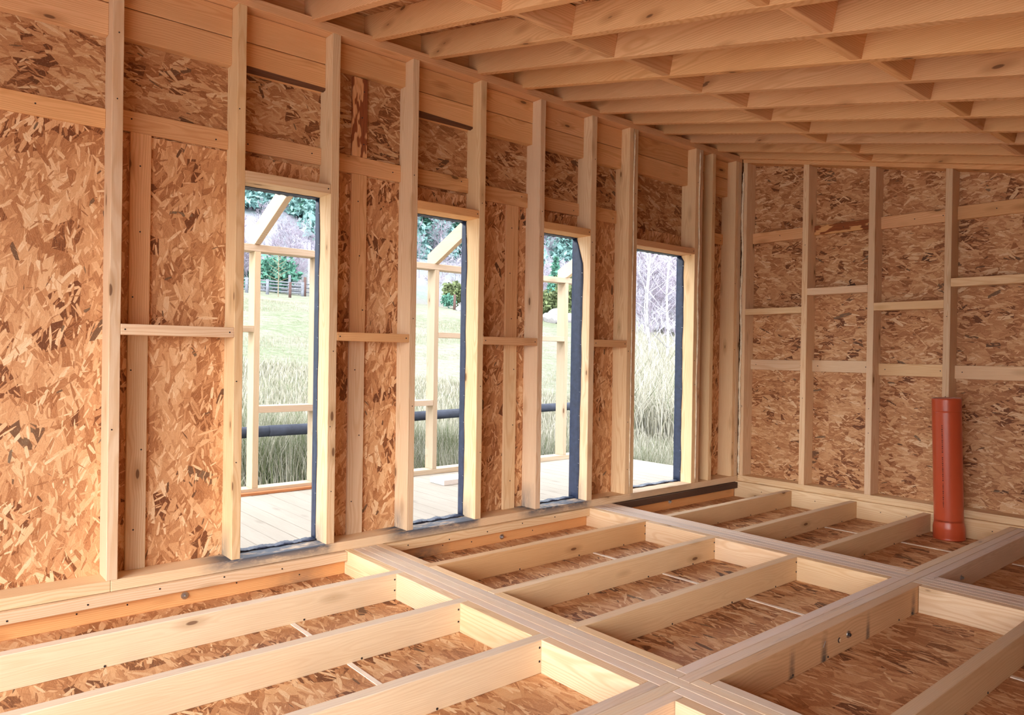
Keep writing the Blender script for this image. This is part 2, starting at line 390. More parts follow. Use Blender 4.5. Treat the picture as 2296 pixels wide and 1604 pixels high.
studs = [
 (.2005, .2132, W_PALE, 'near wall stud beside the plain panel, left of the first flat batten'),
 (.3515, .3635, W_PALE, 'wall stud forming the left side of the nearest window opening'),
 (.4895, .5025, W_PALE, 'wall stud forming the right side of the nearest window opening'),
 (.6280, .6400, W_PALE, 'wall stud forming the left side of the second window opening'),
 (.7645, .7770, W_PALE, 'wall stud forming the right side of the second window opening'),
 (.9027, .9152, W_PALE, 'wall stud forming the left side of the third window opening'),
 (1.0380, 1.0525, W_PALE, 'wall stud forming the right side of the third window opening'),
 (1.1495, 1.1618, W_PALE, 'left half of the doubled stud left of the farthest window'),
 (1.1634, 1.1757, W_PALE, 'right half of the doubled stud left of the farthest window'),
 (1.3738, 1.3860, W_PALE, 'left half of the doubled stud right of the farthest window'),
 (1.3876, 1.4003, W_PALE, 'right half of the doubled stud right of the farthest window'),
 (1.4370, 1.4498, W_PALE, 'single wall stud just right of the farthest window'),
 (1.5310, 1.5433, W_PALE, 'window wall corner stud, left piece, dark bay beside it'),
 (1.5436, 1.5560, W_PALE, 'window wall corner stud touching the bead of foam')]
SO = []
for i, (a, b, m, lb) in enumerate(studs):
    wx = [a for a, _, _ in WINS] + [b for _, b, _ in WINS]
    atwin = any(abs(b - w[0]) < .001 or abs(a - w[1]) < .001 for w in WINS)
    st = (lambda x, y, z: .8 * max(0, 1 - (z - ZP) / .035) * (1 if y > 1.004 else .15)) if atwin and i < 7 else None
    o = board('wall_stud', (a, b), (1.0, YO), (ZP, .467), 'z', m, lb, 'stud', 'vertical studs of the window wall', cuts=14, stain=st, jit=.0006)
    SO.append(o)
    for k in range(3):
        screw(o, (a + b) / 2 + random.uniform(-.003, .003), 1.0, random.uniform(-.25, .42), (0, -1, 0), .0035)
def bead(parent, p0, p1, r):
    """wobbly foam bead between two u points"""
    bm = bmesh.new(); n = 90; rings = []
    a, b = P(*p0), P(*p1)
    ph = random.random() * 9
    for i in range(n + 1):
        t = i / n; c = a.lerp(b, t); rr = r * (.75 + .35 * math.sin(i * 1.7 + ph) * math.sin(i * .31) + .2 * random.random())
        if i in (0, n): rr *= .2
        c = c + Vector((math.sin(i * .21 + ph), math.sin(i * .27), 0)) * r * .35
        rings.append([bm.verts.new(c + Vector((math.cos(w) * rr, math.sin(w) * rr, 0))) for w in (0, 1.05, 2.1, 3.14, 4.19, 5.24)])
    for A, B in zip(rings, rings[1:]):
        for k in range(6): f = bm.faces.new((A[k], A[(k + 1) % 6], B[(k + 1) % 6], B[k])); f.smooth = True
    bm.faces.new(rings[0][::-1]); bm.faces.new(rings[-1])
    me = bpy.data.meshes.new('foam_bead'); bm.to_mesh(me); bm.free()
    o = link('foam_bead', me, M_FOAM, parent); o['label'] = 'cream bead of expanding foam'; return o
bead(SO[8], (1.1626, .9990, -.272), (1.1626, .9990, .460), .0056)
bead(SO[10], (1.3868, .9988, -.278), (1.3868, .9988, .460), .0085)
bead(SO[13], (1.5556, .9958, -.282), (1.5556, .9958, .445), .0115)

# window headers, membranes
nth = ['nearest', 'second', 'third', 'farthest']
for i, (a, b, h) in enumerate(WINS):
    o = board('window_header', (a, b), (1.0, YO - .0005), (h, h + .0135), 'x', W_WARM if i else W_PALE, 'lintel board lying flat over the %s window opening' % nth[i], 'lintel', 'lintels over the window openings', cuts=2)
    screw(o, b - .004, 1.0, h + .007, (0, -1, 0))
    w = bpy.data.objects.new('window_%d' % (i + 1), None); COL.objects.link(w); w.location = P((a + b) / 2, YO, ZP); w['kind'] = 'structure'
    bpy.context.view_layer.update()
    def sheet(pts, th=.0022):
        """grid of world points -> thin solid sheet"""
        n, m = len(pts), len(pts[0]); me = bpy.data.meshes.new('membrane')
        vs = [tuple(p) for r in pts for p in r]
        fs = [(r * m + c, r * m + c + 1, (r + 1) * m + c + 1, (r + 1) * m + c) for r in range(n - 1) for c in range(m - 1)]
        me.from_pydata(vs, [], fs); me.polygons.foreach_set('use_smooth', [True] * len(fs))
        o = link('membrane', me, M_MEMB, w); md = o.modifiers.new('thick', 'SOLIDIFY'); md.thickness = th; md.offset = 0
        return o
    r = random.Random(i)
    inner = [1.0342, 1.0338, 1.0185, 1.0288][i]
    rows = []
    for k in range(41):
        t = k / 40; z = ZP + (h - ZP) * t; off = .0007 * math.sin(t * 19 + i) + .0005 * math.sin(t * 43)
        yi = inner + off + (.0035 * (1 - t) if i == 2 else 0) - (.0045 * t * (1 - t) * 4 * .0)
        top = max(0, (t - (.90 if i != 3 else .975)) / (1 - (.90 if i != 3 else .975)))
        yi += top * (1.0375 - yi)
        rows.append([P(b - .0006 - .0004 * math.sin(j * 1.9 + t * 21) * (j % 2), yi + (1.049 - yi) * j / 4, z) for j in range(5)])
    mr = sheet(rows)
    for k in range(11):
        t = (k + .5) / 11; z = ZP + (h - ZP) * t; yi = inner + .0015 + (.0035 * (1 - t) if i == 2 else 0)
        bm = bmesh.new(); bmesh.ops.create_cube(bm, size=1, matrix=Matrix.Diagonal((.0014, .009, .0016, 1)))
        me = bpy.data.meshes.new('staple'); bm.to_mesh(me); bm.free()
        link('staple', me, M_STEEL, mr, Matrix.Translation(P(b - .0011, yi, z)) @ Matrix.Rotation(.3, 4, 'X'))
    sheet([[P(a + .0006, 1.034 + .015 * j / 4, ZP + (h - ZP) * k / 20) for j in range(5)] for k in range(21)])
    sheet([[P(a + (b - a) * k / 30, 1.0355 + .0008 * math.sin(k * 1.1 + i) + .0135 * j / 4, h - .0006 - .0010 * (j / 4) ** 2 - (.0012 if (k * 7 + i) % 11 < 3 and j > 2 else 0)) for j in range(5)] for k in range(31)])
    sheet([[P(a + (b - a) * k / 36, (1.0305 if i < 2 else 1.033) + .0012 * math.sin(k * .9 + i * 2) + .016 * j / 6,
              ZP + .0012 + .0030 * math.sin(math.pi * j / 6) * (.7 + .5 * math.sin(k * .63 + i)) * (1 if j < 6 else 0) + .0006 * math.sin(k * 2.3 + j)) for j in range(7)] for k in range(37)])

# boards under the top plate, between the studs
bays = [(XN, .2005), (.2132, .3515), (.3635, .4895), (.5025, .6280), (.6400, .7645), (.7770, .9027), (.9152, 1.0380), (1.0525, 1.1495), (1.1757, 1.3738), (1.4003, 1.4370), (1.4498, 1.5310)]
bname = ['left of the first stud', 'left of the nearest window', 'above the nearest window', 'between the nearest and second windows', 'above the second window',
         'between the second and third windows', 'above the third window', 'between the third and farthest windows', 'above the farthest window', 'in the narrow gap right of the farthest window', 'in the corner bay']
for i, (a, b) in enumerate(bays):
    board('ribbon_board', (a, b), (1.0222, YO - .0003), (.4276, .4664), 'x', W_WARM, 'upper ribbon board under the top plate, ' + bname[i], 'board', 'upper ribbon boards', cuts=1)
    if i == 3: continue
    if i in (2, 4):
        o = hexa('ribbon_board', [(a, 1.0225, .3945 if i == 2 else .396), (b, 1.0225, .3915 if i == 2 else .392), (b, YO - .0003, .3870), (a, YO - .0003, .3870),
                 (a, 1.0225, .4264), (b, 1.0225, .4264), (b, YO - .0003, .4264), (a, YO - .0003, .4264)], 'x', W_WARM)
        tag(o, 'lower ribbon board with a dark waney edge, ' + bname[i], 'board', 'lower ribbon boards')
        wn_ = hexa('bark_edge', [(a, 1.0228, .3905), (b, 1.0228, .3885), (b, 1.0300, .3872), (a, 1.0300, .3872), (a, 1.0222, .3945 if i == 2 else .396), (b, 1.0222, .3915), (b, 1.0260, .3912), (a, 1.0260, .3912)], 'x', W_WANE, o, bev=0)
        wn_['label'] = 'dark bark left on the lower edge'
    else:
        zz = [.3875, .3895, 0, 0, 0, .3880, .3880, .3868, .3872, .3870, .3850][i]
        board('ribbon_board', (a, b), (1.0225, YO - .0003), (zz, .4264), 'x', W_WARM, 'lower ribbon board under the top plate, ' + bname[i], 'board', 'lower ribbon boards', cuts=1)
# flat battens against the sheathing
fz = {0: (.2740, .2985), 1: (.2762, .3020), 2: (.2790, .3045), 3: (.2760, .3030), 4: (.2782, .3040), 5: (.2720, .2985), 6: (.2752, .2995), 7: (.2740, .3005), 10: (.2705, .2955)}
for i, (z0, z1) in fz.items():
    a, b = bays[i]
    o = board('flat_batten', (a, b), (1.0332, YO - .0003), (z0, z1), 'x', W_WARM if i != 3 else W_BARK if 0 else W_WARM, 'horizontal batten flat on the strand board, ' + bname[i], 'batten', 'horizontal battens of the window wall', cuts=1)
    for k in (.12, .88): screw(o, a + (b - a) * k, 1.0332, (z0 + z1) / 2 + random.uniform(-.006, .006), (0, -1, 0))
def vb(x, z, mat, lb):
    o = board('flat_batten', x, (1.0332, YO - .0003), z, 'z', mat, lb, 'batten', 'vertical battens of the window wall', cuts=3)
    for k in range(3): screw(o, (x[0] + x[1]) / 2 + random.uniform(-.008, .008), 1.0332, z[0] + (z[1] - z[0]) * (k + .5) / 3, (0, -1, 0))
    return o
vb((.2290, .2538), (.0230, .2760), W_WARM, 'vertical batten above the blocking, left of the nearest window')
vb((.2284, .2524), (ZP, .0228), W_PALE, 'vertical batten with swirling knot grain below the blocking, left of the nearest window')
vb((.5405, .5665), (.3032, .4262), W_PEEL, 'short vertical batten with peeling reddish bark under the ribbon board')
vb((.5408, .5670), (.0225, .2758), W_WARM, 'vertical batten above the blocking, between the nearest and second windows')
vb((.5402, .5668), (ZP, .0223), W_PALE, 'vertical batten below the blocking, between the nearest and second windows')
vb((.8530, .8810), (.0225, .2718), W_WARM, 'vertical batten above the blocking, between the second and third windows')
vb((.8534, .8815), (ZP, .0223), W_PALE, 'vertical batten below the blocking, between the second and third windows')
for i, z0, z1 in ((1, .0160, .0295), (3, .0153, .0283), (5, .0152, .0288), (7, .0162, .0303)):
    a, b = bays[i]
    o = board('blocking', (a, b), (1.0, 1.0328), (z0, z1), 'x', W_PALE if i == 1 else W_WARM, 'blocking across the stud bay ' + bname[i], 'blocking', 'blockings in the window wall', cuts=1)
    screw(o, a + .005, 1.0, (z0 + z1) / 2, (0, -1, 0)); screw(o, b - .006, 1.0, (z0 + z1) / 2, (0, -1, 0))

# ================================================================= BACK WALL
TB = lambda y: .4672 + M_ * (y - 1)
board('bottom_plate', (XB, XF), (YR, 1.0), (-.2975, -.2835), 'y', W_PALE, 'bottom plate along the back wall behind the red pipe', 'bottom plate', cuts=4)
def slanted(name, x, y, z0, z1, off0, axis, mat, label, cat, group=None):
    o = hexa(name, [(x[0], y[0], z0(y[0])), (x[1], y[0], z0(y[0])), (x[1], y[1], z0(y[1])), (x[0], y[1], z0(y[1])),
                    (x[0], y[0], z1(y[0])), (x[1], y[0], z1(y[0])), (x[1], y[1], z1(y[1])), (x[0], y[1], z1(y[1]))], axis, mat)
    return tag(o, label, cat, group)
slanted('top_plate', (XB, XF), (YR, .9985), TB, lambda y: TB(y) + .0135, 0, 'y', W_WARM, 'sloping top plate of the back wall just under the last rafter', 'top plate')
bst = [(.9863, .9965, 'corner stud of the back wall beside the foam bead'), (.8312, .8445, 'first free back wall stud right of the corner'),
       (.6850, .6982, 'middle back wall stud, second from the corner'), (.5400, .5522, 'back wall stud rising behind the red pipe'), (.3935, .4065, 'back wall stud at the right edge beyond the pipe')]
for a, b, lb in bst:
    o = slanted('wall_stud', (XB, XF), (a, b), lambda y: -.2835, TB, 0, 'z', W_PALE, lb, 'stud', 'vertical studs of the back wall')
    for k in range(2): screw(o, XB, (a + b) / 2, random.uniform(-.2, .3), (-1, 0, 0), .0035)
bb = [(.8445, .9863), (.6982, .8312), (.5522, .6850), (.4065, .5400)]
bn = ['in the corner bay', 'in the second bay from the corner', 'in the third bay from the corner', 'in the bay at the right edge']
lz = [(-.0292, -.0055), (-.0300, -.0045), (-.0338, -.0090), (-.0360, -.0098)]
uz = [(.2735, .2985), (.2770, .2980), (.2733, .2988), (.2742, .3005)]
nz_ = [(.1012, .1152), (.1403, .1556), (.1010, .1172), (.1420, .1580)]
for i, (a, b) in enumerate(bb):
    o = board('flat_batten', (1.5852, XF - .0003), (a, b), lz[i], 'y', W_PALE, 'lower horizontal batten of the back wall ' + bn[i], 'batten', 'lower battens of the back wall', cuts=1)
    for k in (.1, .9): screw(o, 1.5852, a + (b - a) * k, sum(lz[i]) / 2, (-1, 0, 0))
    o = board('flat_batten', (1.5852, XF - .0003), (a, b), uz[i], 'y', W_PEEL if i == 1 else W_WARM, ('upper horizontal batten with peeling bark, back wall ' if i == 1 else 'upper horizontal batten of the back wall ') + bn[i], 'batten', 'upper battens of the back wall', cuts=1)
    for k in (.1, .5): screw(o, 1.5852, a + (b - a) * k, sum(uz[i]) / 2, (-1, 0, 0))
    board('blocking', (XB, 1.5850), (a, b), nz_[i], 'y', W_PALE, 'short blocking between back wall studs ' + bn[i], 'blocking', 'staggered blockings of the back wall', cuts=1)

# ================================================================= ROOF
RX = [.4557 + .1003 * k for k in range(-4, 0)] + [.4560, .5540, .6575, .7555, .8565, .9570, 1.0575, 1.1578, 1.2570, 1.3510, 1.4540, 1.5446]
RW = .0128
nR = len(RX)
ordn = ['last rafter, tight against the back wall', 'second rafter', 'third rafter', 'fourth rafter', 'fifth rafter', 'sixth rafter', 'seventh rafter', 'eighth rafter', 'ninth rafter', 'tenth rafter', 'eleventh rafter', 'twelfth rafter', 'thirteenth rafter', 'fourteenth rafter', 'fifteenth rafter', 'sixteenth rafter']
for k, x in enumerate(RX):
    j = nR - 1 - k
    prof = [(YR + .002, rb(YR + .002)), (1.0, .4755), (1.0, .4810), (1.0259, .4810), (1.075, rb(1.075)), (1.075, rt(1.075)), (YR + .002, rt(YR + .002))]
    o = prism_x('rafter', prof, (x, x + RW), W_WARM)
    tag(o, ordn[j] + ('' if j == 0 else ' counted from the back wall, pine'), 'rafter', 'sloping roof rafters')
dn = Vector((0, math.cos(math.atan(M_)), math.sin(math.atan(M_)))); up = Vector((0, -dn.z, dn.y))
def rblock(x, ynear, lb, grp):
    """block square to the rafters; near face's bottom edge at ynear"""
    h = .0362; t = .0135
    c8 = []
    for hh in (0.0006, h):
        for (xx, tt) in ((x[0], 0), (x[1], 0), (x[1], t), (x[0], t)):
            c8.append((xx, ynear + dn.y * tt + up.y * hh, rb(ynear) + dn.z * tt + up.z * hh))
    o = hexa('rafter_blocking', c8, 'x', W_WARM); tag(o, lb, 'blocking', grp)
    for k in (.01,): pass
gn_ = ['first', 'second', 'third', 'fourth', 'fifth', 'sixth', 'seventh', 'eighth', 'ninth', 'tenth', 'eleventh', 'twelfth', 'thirteenth', 'fourteenth', 'fifteenth']
for k in range(3, nR - 1):
    x = (RX[k] + RW, RX[k + 1]); g = gn_[nR - 2 - k]
    odd = (k % 2 == 0)
    ya = (.6725 if not odd else .6885); yb = (.3805 if odd else .3955)
    if k >= 4: rblock(x, ya, 'rafter blocking, row nearer the window wall, %s gap from the back wall' % g, 'rafter blockings near the window wall')
    rblock(x, yb, 'rafter blocking, row farther from the window wall, %s gap from the back wall' % g, 'rafter blockings in the far row')
for k in range(2, nR - 1):
    x = (RX[k] + RW, RX[k + 1]); g = gn_[nR - 2 - k]
    slanted('eave_blocking', x, (1.024, 1.0365), lambda y: .4812, rt, 0, 'x', W_WARM, 'eave blocking on the window wall top plate, %s gap from the back wall' % g, 'blocking', 'eave blockings above the window wall')

# ================================================================= FLOOR FRAMING
def rim_stain(spots):
    def f(x, y, z):
        s = 0
        for c, w, top in spots:
            if abs(x - c) < w: s = max(s, (1 - abs(x - c) / w) * min(1, max(0, (top - z) / .02)))
        return s
    return f
rim = board('rim_joist', (XN, 1.5488), (1.0027, 1.015), (ZF, ZJ - .0003), 'x', W_WARM, 'rim joist under the window wall plate with galvanised bolts', 'joist', cuts=120, stain=rim_stain([(.452, .05, -.322), (.66, .06, -.312), (.60, .03, -.305)]))
rim.color = (1.04, .93, .80, 1)
for x, z in ((.2929, -.3218), (.8268, -.3247), (1.3021, -.3185)):
    b = cyl('bolt', P(x, 1.0022, z), .019, .003, (0, -1, 0), M_STEEL, rim, 24); b['label'] = 'galvanised bolt with a round washer'
    cyl('bolt_nut', P(x, 1.0005, z), .0095, .010, (0, -1, 0), M_STEEL, b, 6)
    cyl('bolt_tip', P(x, .9985, z), .005, .010, (0, -1, 0), M_STEEL, b, 10)
for x in (.17, .225, .36, .45, .70, .76, .90, 1.2): screw(rim, x, 1.0027, -.321 + .003 * math.sin(x * 40), (0, -1, 0))
BEA = [.5207 + .01316 * i for i in range(6)]
BNO = [1.0400 + .0144 * i for i in range(6)]
BSO = [1.0390 + .0131 * i for i in range(6)]
CR = [.3925, .4057, .4188, .4320]                # rows: near, middle, far
for (a, b), m, lb in (((XN, BEA[0]), W_PALE, 'pale ledger strip on the rim joist in the nearest floor bay'), ((BEA[5], BNO[0]), W_PALE, 'pale ledger strip on the rim joist in the middle floor bay'),
                  ((BNO[5], 1.5488), W_DARK, 'dark brown ledger strip on the rim joist in the farthest floor bay')):
    o = board('ledger_strip', (a, b), (.9928, 1.0025), (-.3135, ZJ - .0006), 'x', m, lb, 'ledger', 'ledger strips along the rim joist', cuts=3)
    n = int((b - a) / .08)
    for k in range(n):
        if a + .04 + k * .08 > 0: screw(o, a + .04 + k * .08, .9928, -.3065 + .003 * math.sin(k * 5), (0, -1, 0), .0045)
g = .00035
bn_ = ['nearest built-up beam', 'far built-up beam']
pos = ['leftmost', 'second from left', 'middle', 'second from right', 'rightmost']
JY = [(.8545, .8680), (.7085, .7222), (.5645, .5780)]
def lam(x, y, mat, lb, grp, **k):
    return board('beam_board', x, y, (ZF, ZJ), 'y', mat, lb, 'beam', grp, bev=.0016, **k)
def lamx(x, y, mat, lb, grp, **k):
    return board('beam_board', x, y, (ZF, ZJ), 'x', mat, lb, 'beam', grp, bev=.0016, **k)
for bi, (C, Cs) in enumerate(((BEA, BEA), (BNO, BSO))):
    B = bn_[bi]
    for i in range(5):
        x = (C[i] + g, C[i + 1] - g)
        y0 = {0: CR[3], 1: CR[2], 2: CR[1] if bi else YR, 3: CR[2], 4: CR[3]}[i]
        if bi: y0 = {0: CR[3], 1: CR[2], 2: CR[2], 3: CR[2], 4: CR[3]}[i]
        edge = (i == 0) or (i == 4 and bi == 0)
        if edge:      # outer board is let in between the joists
            ys = [1.0024] + [v for a, b in JY for v in (b, a)] + [y0]
            for k in range(0, len(ys), 2):
                lam(x, (ys[k + 1] + g, ys[k] - g), W_PALE if 1 else W_GREY, '%s face block of the %s, %s gap from the window wall' % (['left', '', '', '', 'right'][i], B, gn_[k // 2]), 'beam face blocks between joists')
        else:
            lam(x, (y0 + g, 1.0024), W_GREY, '%s board of the %s on the window side of the crossing' % (pos[i], B), 'boards of the built-up beams running to the window wall', cuts=6)
        if i == 2 and bi == 0: continue
        y1 = {0: CR[0], 1: CR[1], 2: CR[1], 3: CR[1], 4: CR[0]}[i]
        lam((Cs[i] + g, Cs[i + 1] - g), (YR, y1 - g), W_GREY if i else W_PALE, '%s board of the %s on the right side of the crossing' % (pos[i], B), 'boards of the built-up beams right of the crossing', cuts=5)
row = ['near', 'middle', 'rear']
XL = [[BEA[1], BEA[2], BEA[1]], [BEA[4], BEA[3], BEA[4]], [BNO[1], None, BNO[1]], [BNO[4], None, BNO[4]]]
def c_stain(x, y, z):
    s = 0
    for cx_, w in ((.7865, .0085), (.718, .007), (.893, .006), (1.024, .008)):
        s = max(s, 1.35 - abs(x - cx_) / w * 1.3)
    return max(0, min(1, s)) if y < CR[0] + .002 and z < ZF + .008 else 0
for i in range(3):
    y = (CR[i] + g, CR[i + 1] - g)
    lamx((XN, XL[0][i] - g), y, W_GREY, '%s board of the cross beam left of the nearest beam' % row[i], 'boards of the cross beam', cuts=4)
    if i == 1:
        lamx((XL[1][1] + g, 1.5488), y, W_GREY, 'middle board of the cross beam running on to the back wall', 'boards of the cross beam', cuts=4)
    else:
        o = lamx((XL[1][i] + g, (BSO if i == 0 else BNO)[1] - g), y, W_GREY, '%s board of the cross beam between the two built-up beams' % row[i], 'boards of the cross beam', cuts=150 if i == 0 else 4, stain=c_stain if i == 0 else None)
        o.color = (.86, .70, .56, 1) if i == 0 else o.color
        if i == 0:
            h = cyl('drilled_hole', P(.8205, CR[0] - .0001, -.3185), .012, .0012, (0, -1, 0), M_RUST, o, 20); h['label'] = 'round drilled hole'
            cyl('hole_plug', P(.8220, CR[0] - .0004, -.3188), .0085, .0012, (0, -1, 0), W_PALE, h, 16)
            b = cyl('bolt', P(.842, CR[0] - .0004, -.3170), .017, .004, (0, -1, 0), M_STEEL, o, 20); b['label'] = 'bolt sunk in a splintered hole'
            cyl('bolt_nut', P(.842, CR[0] - .0018, -.3170), .008, .010, (0, -1, 0), M_SCREW, b, 6)
            s = cyl('bent_nail', P(.7845, CR[0] - .0012, -.3140), .0022, .030, (.12, -.25, 1), M_STEEL, o, 8)
            for x in (.72, .795, .98, 1.02): screw(o, x, CR[0], -.331, (0, -1, 0), .005)
        o = lamx(((BSO if i == 0 else BNO)[4] + g, 1.5488), y, W_GREY, '%s board of the cross beam between the far beam and back wall' % row[i], 'boards of the cross beam', cuts=4)
        if i == 0:
            b = cyl('bolt', P(1.1925, CR[0] - .0003, -.3165), .015, .003, (0, -1, 0), M_STEEL, o, 20); b['label'] = 'galvanised bolt with nut'
            cyl('bolt_nut', P(1.1925, CR[0] - .0022, -.3165), .008, .014, (0, -1, 0), M_STEEL, b, 6)
jn = ['joist nearest the window wall', 'middle joist', 'joist farthest from the window wall']
for bi, (xa, xb, nm, m) in enumerate(((XN, BEA[1] - g, 'nearest floor bay', W_JOIST), (BEA[4] + g, BNO[1] - g, 'middle floor bay', W_JOIST), (BNO[5] + g, 1.5486, 'farthest floor bay', W_JOIST))):
    for k, (a, b) in enumerate(JY):
        o = board('floor_joist', (xa, xb), (a, b), (ZF, ZJ + .0001), 'x', m, '%s in the %s' % (jn[k], nm), 'joist', 'floor joists', cuts=8, jit=.0008)
        if bi == 0: o.color = (.95, .95, .97, 1)
        elif bi == 1: o.color = (.98, .88, .76, 1) if k else (.86, .66, .48, 1)
        else: o.color = (.88, .78, .68, 1)
        if xb < 1.2:
            for dz in (-.307, -.3215): screw(o, xb - (.0145 if bi == 0 else .0145), a, dz, (0, -1, 0), .005)
        for t in (.35, .62, .85): screw(o, xa + (xb - xa) * t, a, -.3325, (0, -1, 0), .005)
o = board('floor_joist', (BEA[5] + g, BSO[0] - g), (.2507, .2640), (ZF, ZJ), 'x', W_JOIST, 'joist at the lower right, right of the cross beam', 'joist', 'floor joists', cuts=8, jit=.0008); o.color = (.80, .70, .60, 1)
for x in (.72, .84, .98): screw(o, x, .2507, -.3322, (0, -1, 0), .005)
o = board('floor_joist', (BSO[5] + g, 1.5486), (.2507, .2640), (ZF, ZJ), 'x', W_JOIST, 'joist right of the far beam near the back wall', 'joist', 'floor joists', cuts=4); o.color = (.80, .70, .60, 1)
# back rim, sitting a little proud of the plate
o = board('rim_joist', (1.5490, 1.562), (YR, 1.0022), (ZF, -.2978), 'y', W_PALE, 'pale rim joist under the back wall bottom plate', 'joist', cuts=4); o.color = (1.05, 1.06, 1.04, 1)
for y in (.93, .80, .66, .61, .46): screw(o, 1.549, y, -.314, (-1, 0, 0), .004)
# white strips in the seams of the subfloor
for x, ys, lb in ((.3755, [(.8545 - .13, .8542), (.5785, .7080)], 'white seam strip in the subfloor of the nearest bay'), (.9070, [(.7225, .8540), (.5785, .7080), (.4325, .5640)], 'white seam strip in the subfloor of the middle bay'),
                  (1.4130, [(.5785, .7080), (.4325, .5640)], 'white seam strip in the subfloor of the farthest bay'), (.9080, [(.10, .2500)], 'white seam strip in the subfloor at the lower right'), (1.4135, [(.27, .39)], 'white seam strip in the subfloor beyond the cross beam')):
    bm = bmesh.new()
    for a, b in ys:
        m = Matrix.Translation(P(x, (a + b) / 2, ZF + .0004)) @ Matrix.Diagonal((.022, (b - a) * S, .0040, 1))
        bmesh.ops.create_cube(bm, size=1, matrix=m)
    me = bpy.data.meshes.new('seam_strip'); bm.to_mesh(me); bm.free()
    tag(link('seam_strip', me, M_STRIP), lb, 'strip', 'seam strips in the subfloor')

# ================================================================= THE PIPE
def lathe(name, prof, c0, c1, mat, parent=None, seg=64):
    """prof: (radius u, height u above base); axis from c0 (base) to c1 (top)"""
    a = P(*c0); b = P(*c1); ax = (b - a).normalized(); H = (b - a).length
    q_ = ax.to_track_quat('Z', 'Y').to_matrix()
    bm = bmesh.new(); rings = []
    for r, h in prof:
        rings.append([bm.verts.new(a + q_ @ Vector((r * S * math.cos(2 * math.pi * k / seg), r * S * math.sin(2 * math.pi * k / seg), h * S))) for k in range(seg)])
    for A, B in zip(rings, rings[1:]):
        for k in range(seg): f = bm.faces.new((A[k], A[(k + 1) % seg], B[(k + 1) % seg], B[k])); f.smooth = True
    me = bpy.data.meshes.new(name); bm.to_mesh(me); bm.free()
    return link(name, me, mat, parent)
pb = (1.5190, .5215, ZF); ptop = (1.5165, .5295, -.0712); HP = .2633
pe = bpy.data.objects.new('drain_pipe', None); COL.objects.link(pe); pe.location = P(*pb); tag(pe, 'upright orange-red plastic drain pipe standing by the back wall', 'pipe')
bpy.context.view_layer.update()
r = .0246; rs = .0267
body = lathe('pipe_body', [(r, .026), (r, .030), (r, .10), (r, .18), (r, HP - .027), (r, HP - .0255), (r - .0004, HP - .0252), (r - .0004, HP - .0246), (r, HP - .0243), (r, HP - .023), (r, HP - .004), (r, HP - .003), (r - .0004, HP), (r - .0022, HP), (r - .0022, HP - .02), (r - .0022, .02)], pb, ptop, M_PIPE, pe)
sock = lathe('pipe_socket', [(rs - .002, 0), (rs + .0005, 0), (rs + .0005, .0018), (rs, .0026), (rs, .004), (rs, .020), (rs, .0215), (rs - .0006, .0250), (r + .0003, .0305), (r, .0330), (r, .036)], pb, ptop, M_PIPE, pe)
lathe('pipe_rim', [(r - .0021, HP + .0001), (r - .0003, HP + .0001), (r - .0003, HP + .0006), (r - .0021, HP + .0006), (r - .0021, HP + .0001)], pb, ptop, M_RIM, pe)
bm = bmesh.new()
az = math.atan2(-pb[1], -pb[0]) - .33   # side turned to the camera, a little left of the middle
axp = (P(*ptop) - P(*pb)).normalized()
for k in range(44):
    if k in (13, 27, 28): continue
    h = .062 + k * .0035; c = P(*pb) + axp * h * S + Vector((math.cos(az), math.sin(az), 0)) * (r * S + .0004)
    wd = .004 + .004 * ((k * 7) % 3) / 2
    m = Matrix.Translation(c) @ Matrix.Rotation(az, 4, 'Z') @ Matrix.Diagonal((.0005, wd, .0085, 1)); bmesh.ops.create_cube(bm, size=1, matrix=m)
me = bpy.data.meshes.new('print_line'); bm.to_mesh(me); bm.free()
o = link('print_line', me, M_PRINT, pe); o['label'] = 'faint vertical line of dark printing'

# ================================================================= PORCH
def sub_boards(name, x, ys, z, mat, **t):
    bm = bmesh.new(); me = bpy.data.meshes.new(name)
    xx = x[0]; R0 = random.Random(4)
    while xx < x[1] - .005:
        w = min(.0335, x[1] - xx); a = P(xx + .0004, ys[0], z[0] + R0.uniform(-.0002, 0)); b = P(xx + w - .0004, ys[1], z[1] + R0.uniform(-.0003, .0002))
        c = (a + b) / 2; d = b - a; bmesh.ops.create_cube(bm, size=1, matrix=Matrix.Translation(c) @ Matrix.Diagonal((d.x, d.y, d.z, 1))); xx += w
    bmesh.ops.bevel(bm, geom=list(bm.edges), offset=.0025, segments=1, affect='EDGES')
    c0 = P((x[0] + x[1]) / 2, sum(ys) / 2, z[1]); mw = Matrix.Translation(c0) @ AX['y'].to_4x4(); bmesh.ops.transform(bm, matrix=mw.inverted(), verts=bm.verts)
    bm.to_mesh(me); bm.free(); return tag(link(name, me, mat, None, mw), **t)
W_DECK = wood('deck_planks', (.385, .35, .305), (.235, .205, .165), grey=.0, knots=.5, ringc=.25, saw=0)
sub_boards('porch_deck', (.16, 1.633), (1.0425, 1.54), (-.3080, ZJ), W_DECK, label='weathered plank deck of the porch outside the windows', cat='deck')
YP = (1.5, 1.533)
board('porch_plate', (.16, 1.60), YP, (ZJ + .0002, -.2868), 'x', W_PORCH, 'bottom plate of the porch frame lying on the deck', 'bottom plate', cuts=3)
board('porch_kerb', (.30, .735), (1.488, 1.4998), (ZJ + .0002, -.2935), 'x', W_BARK, 'brown strip lying against the porch plate, seen through the nearest window', 'board', cuts=2)
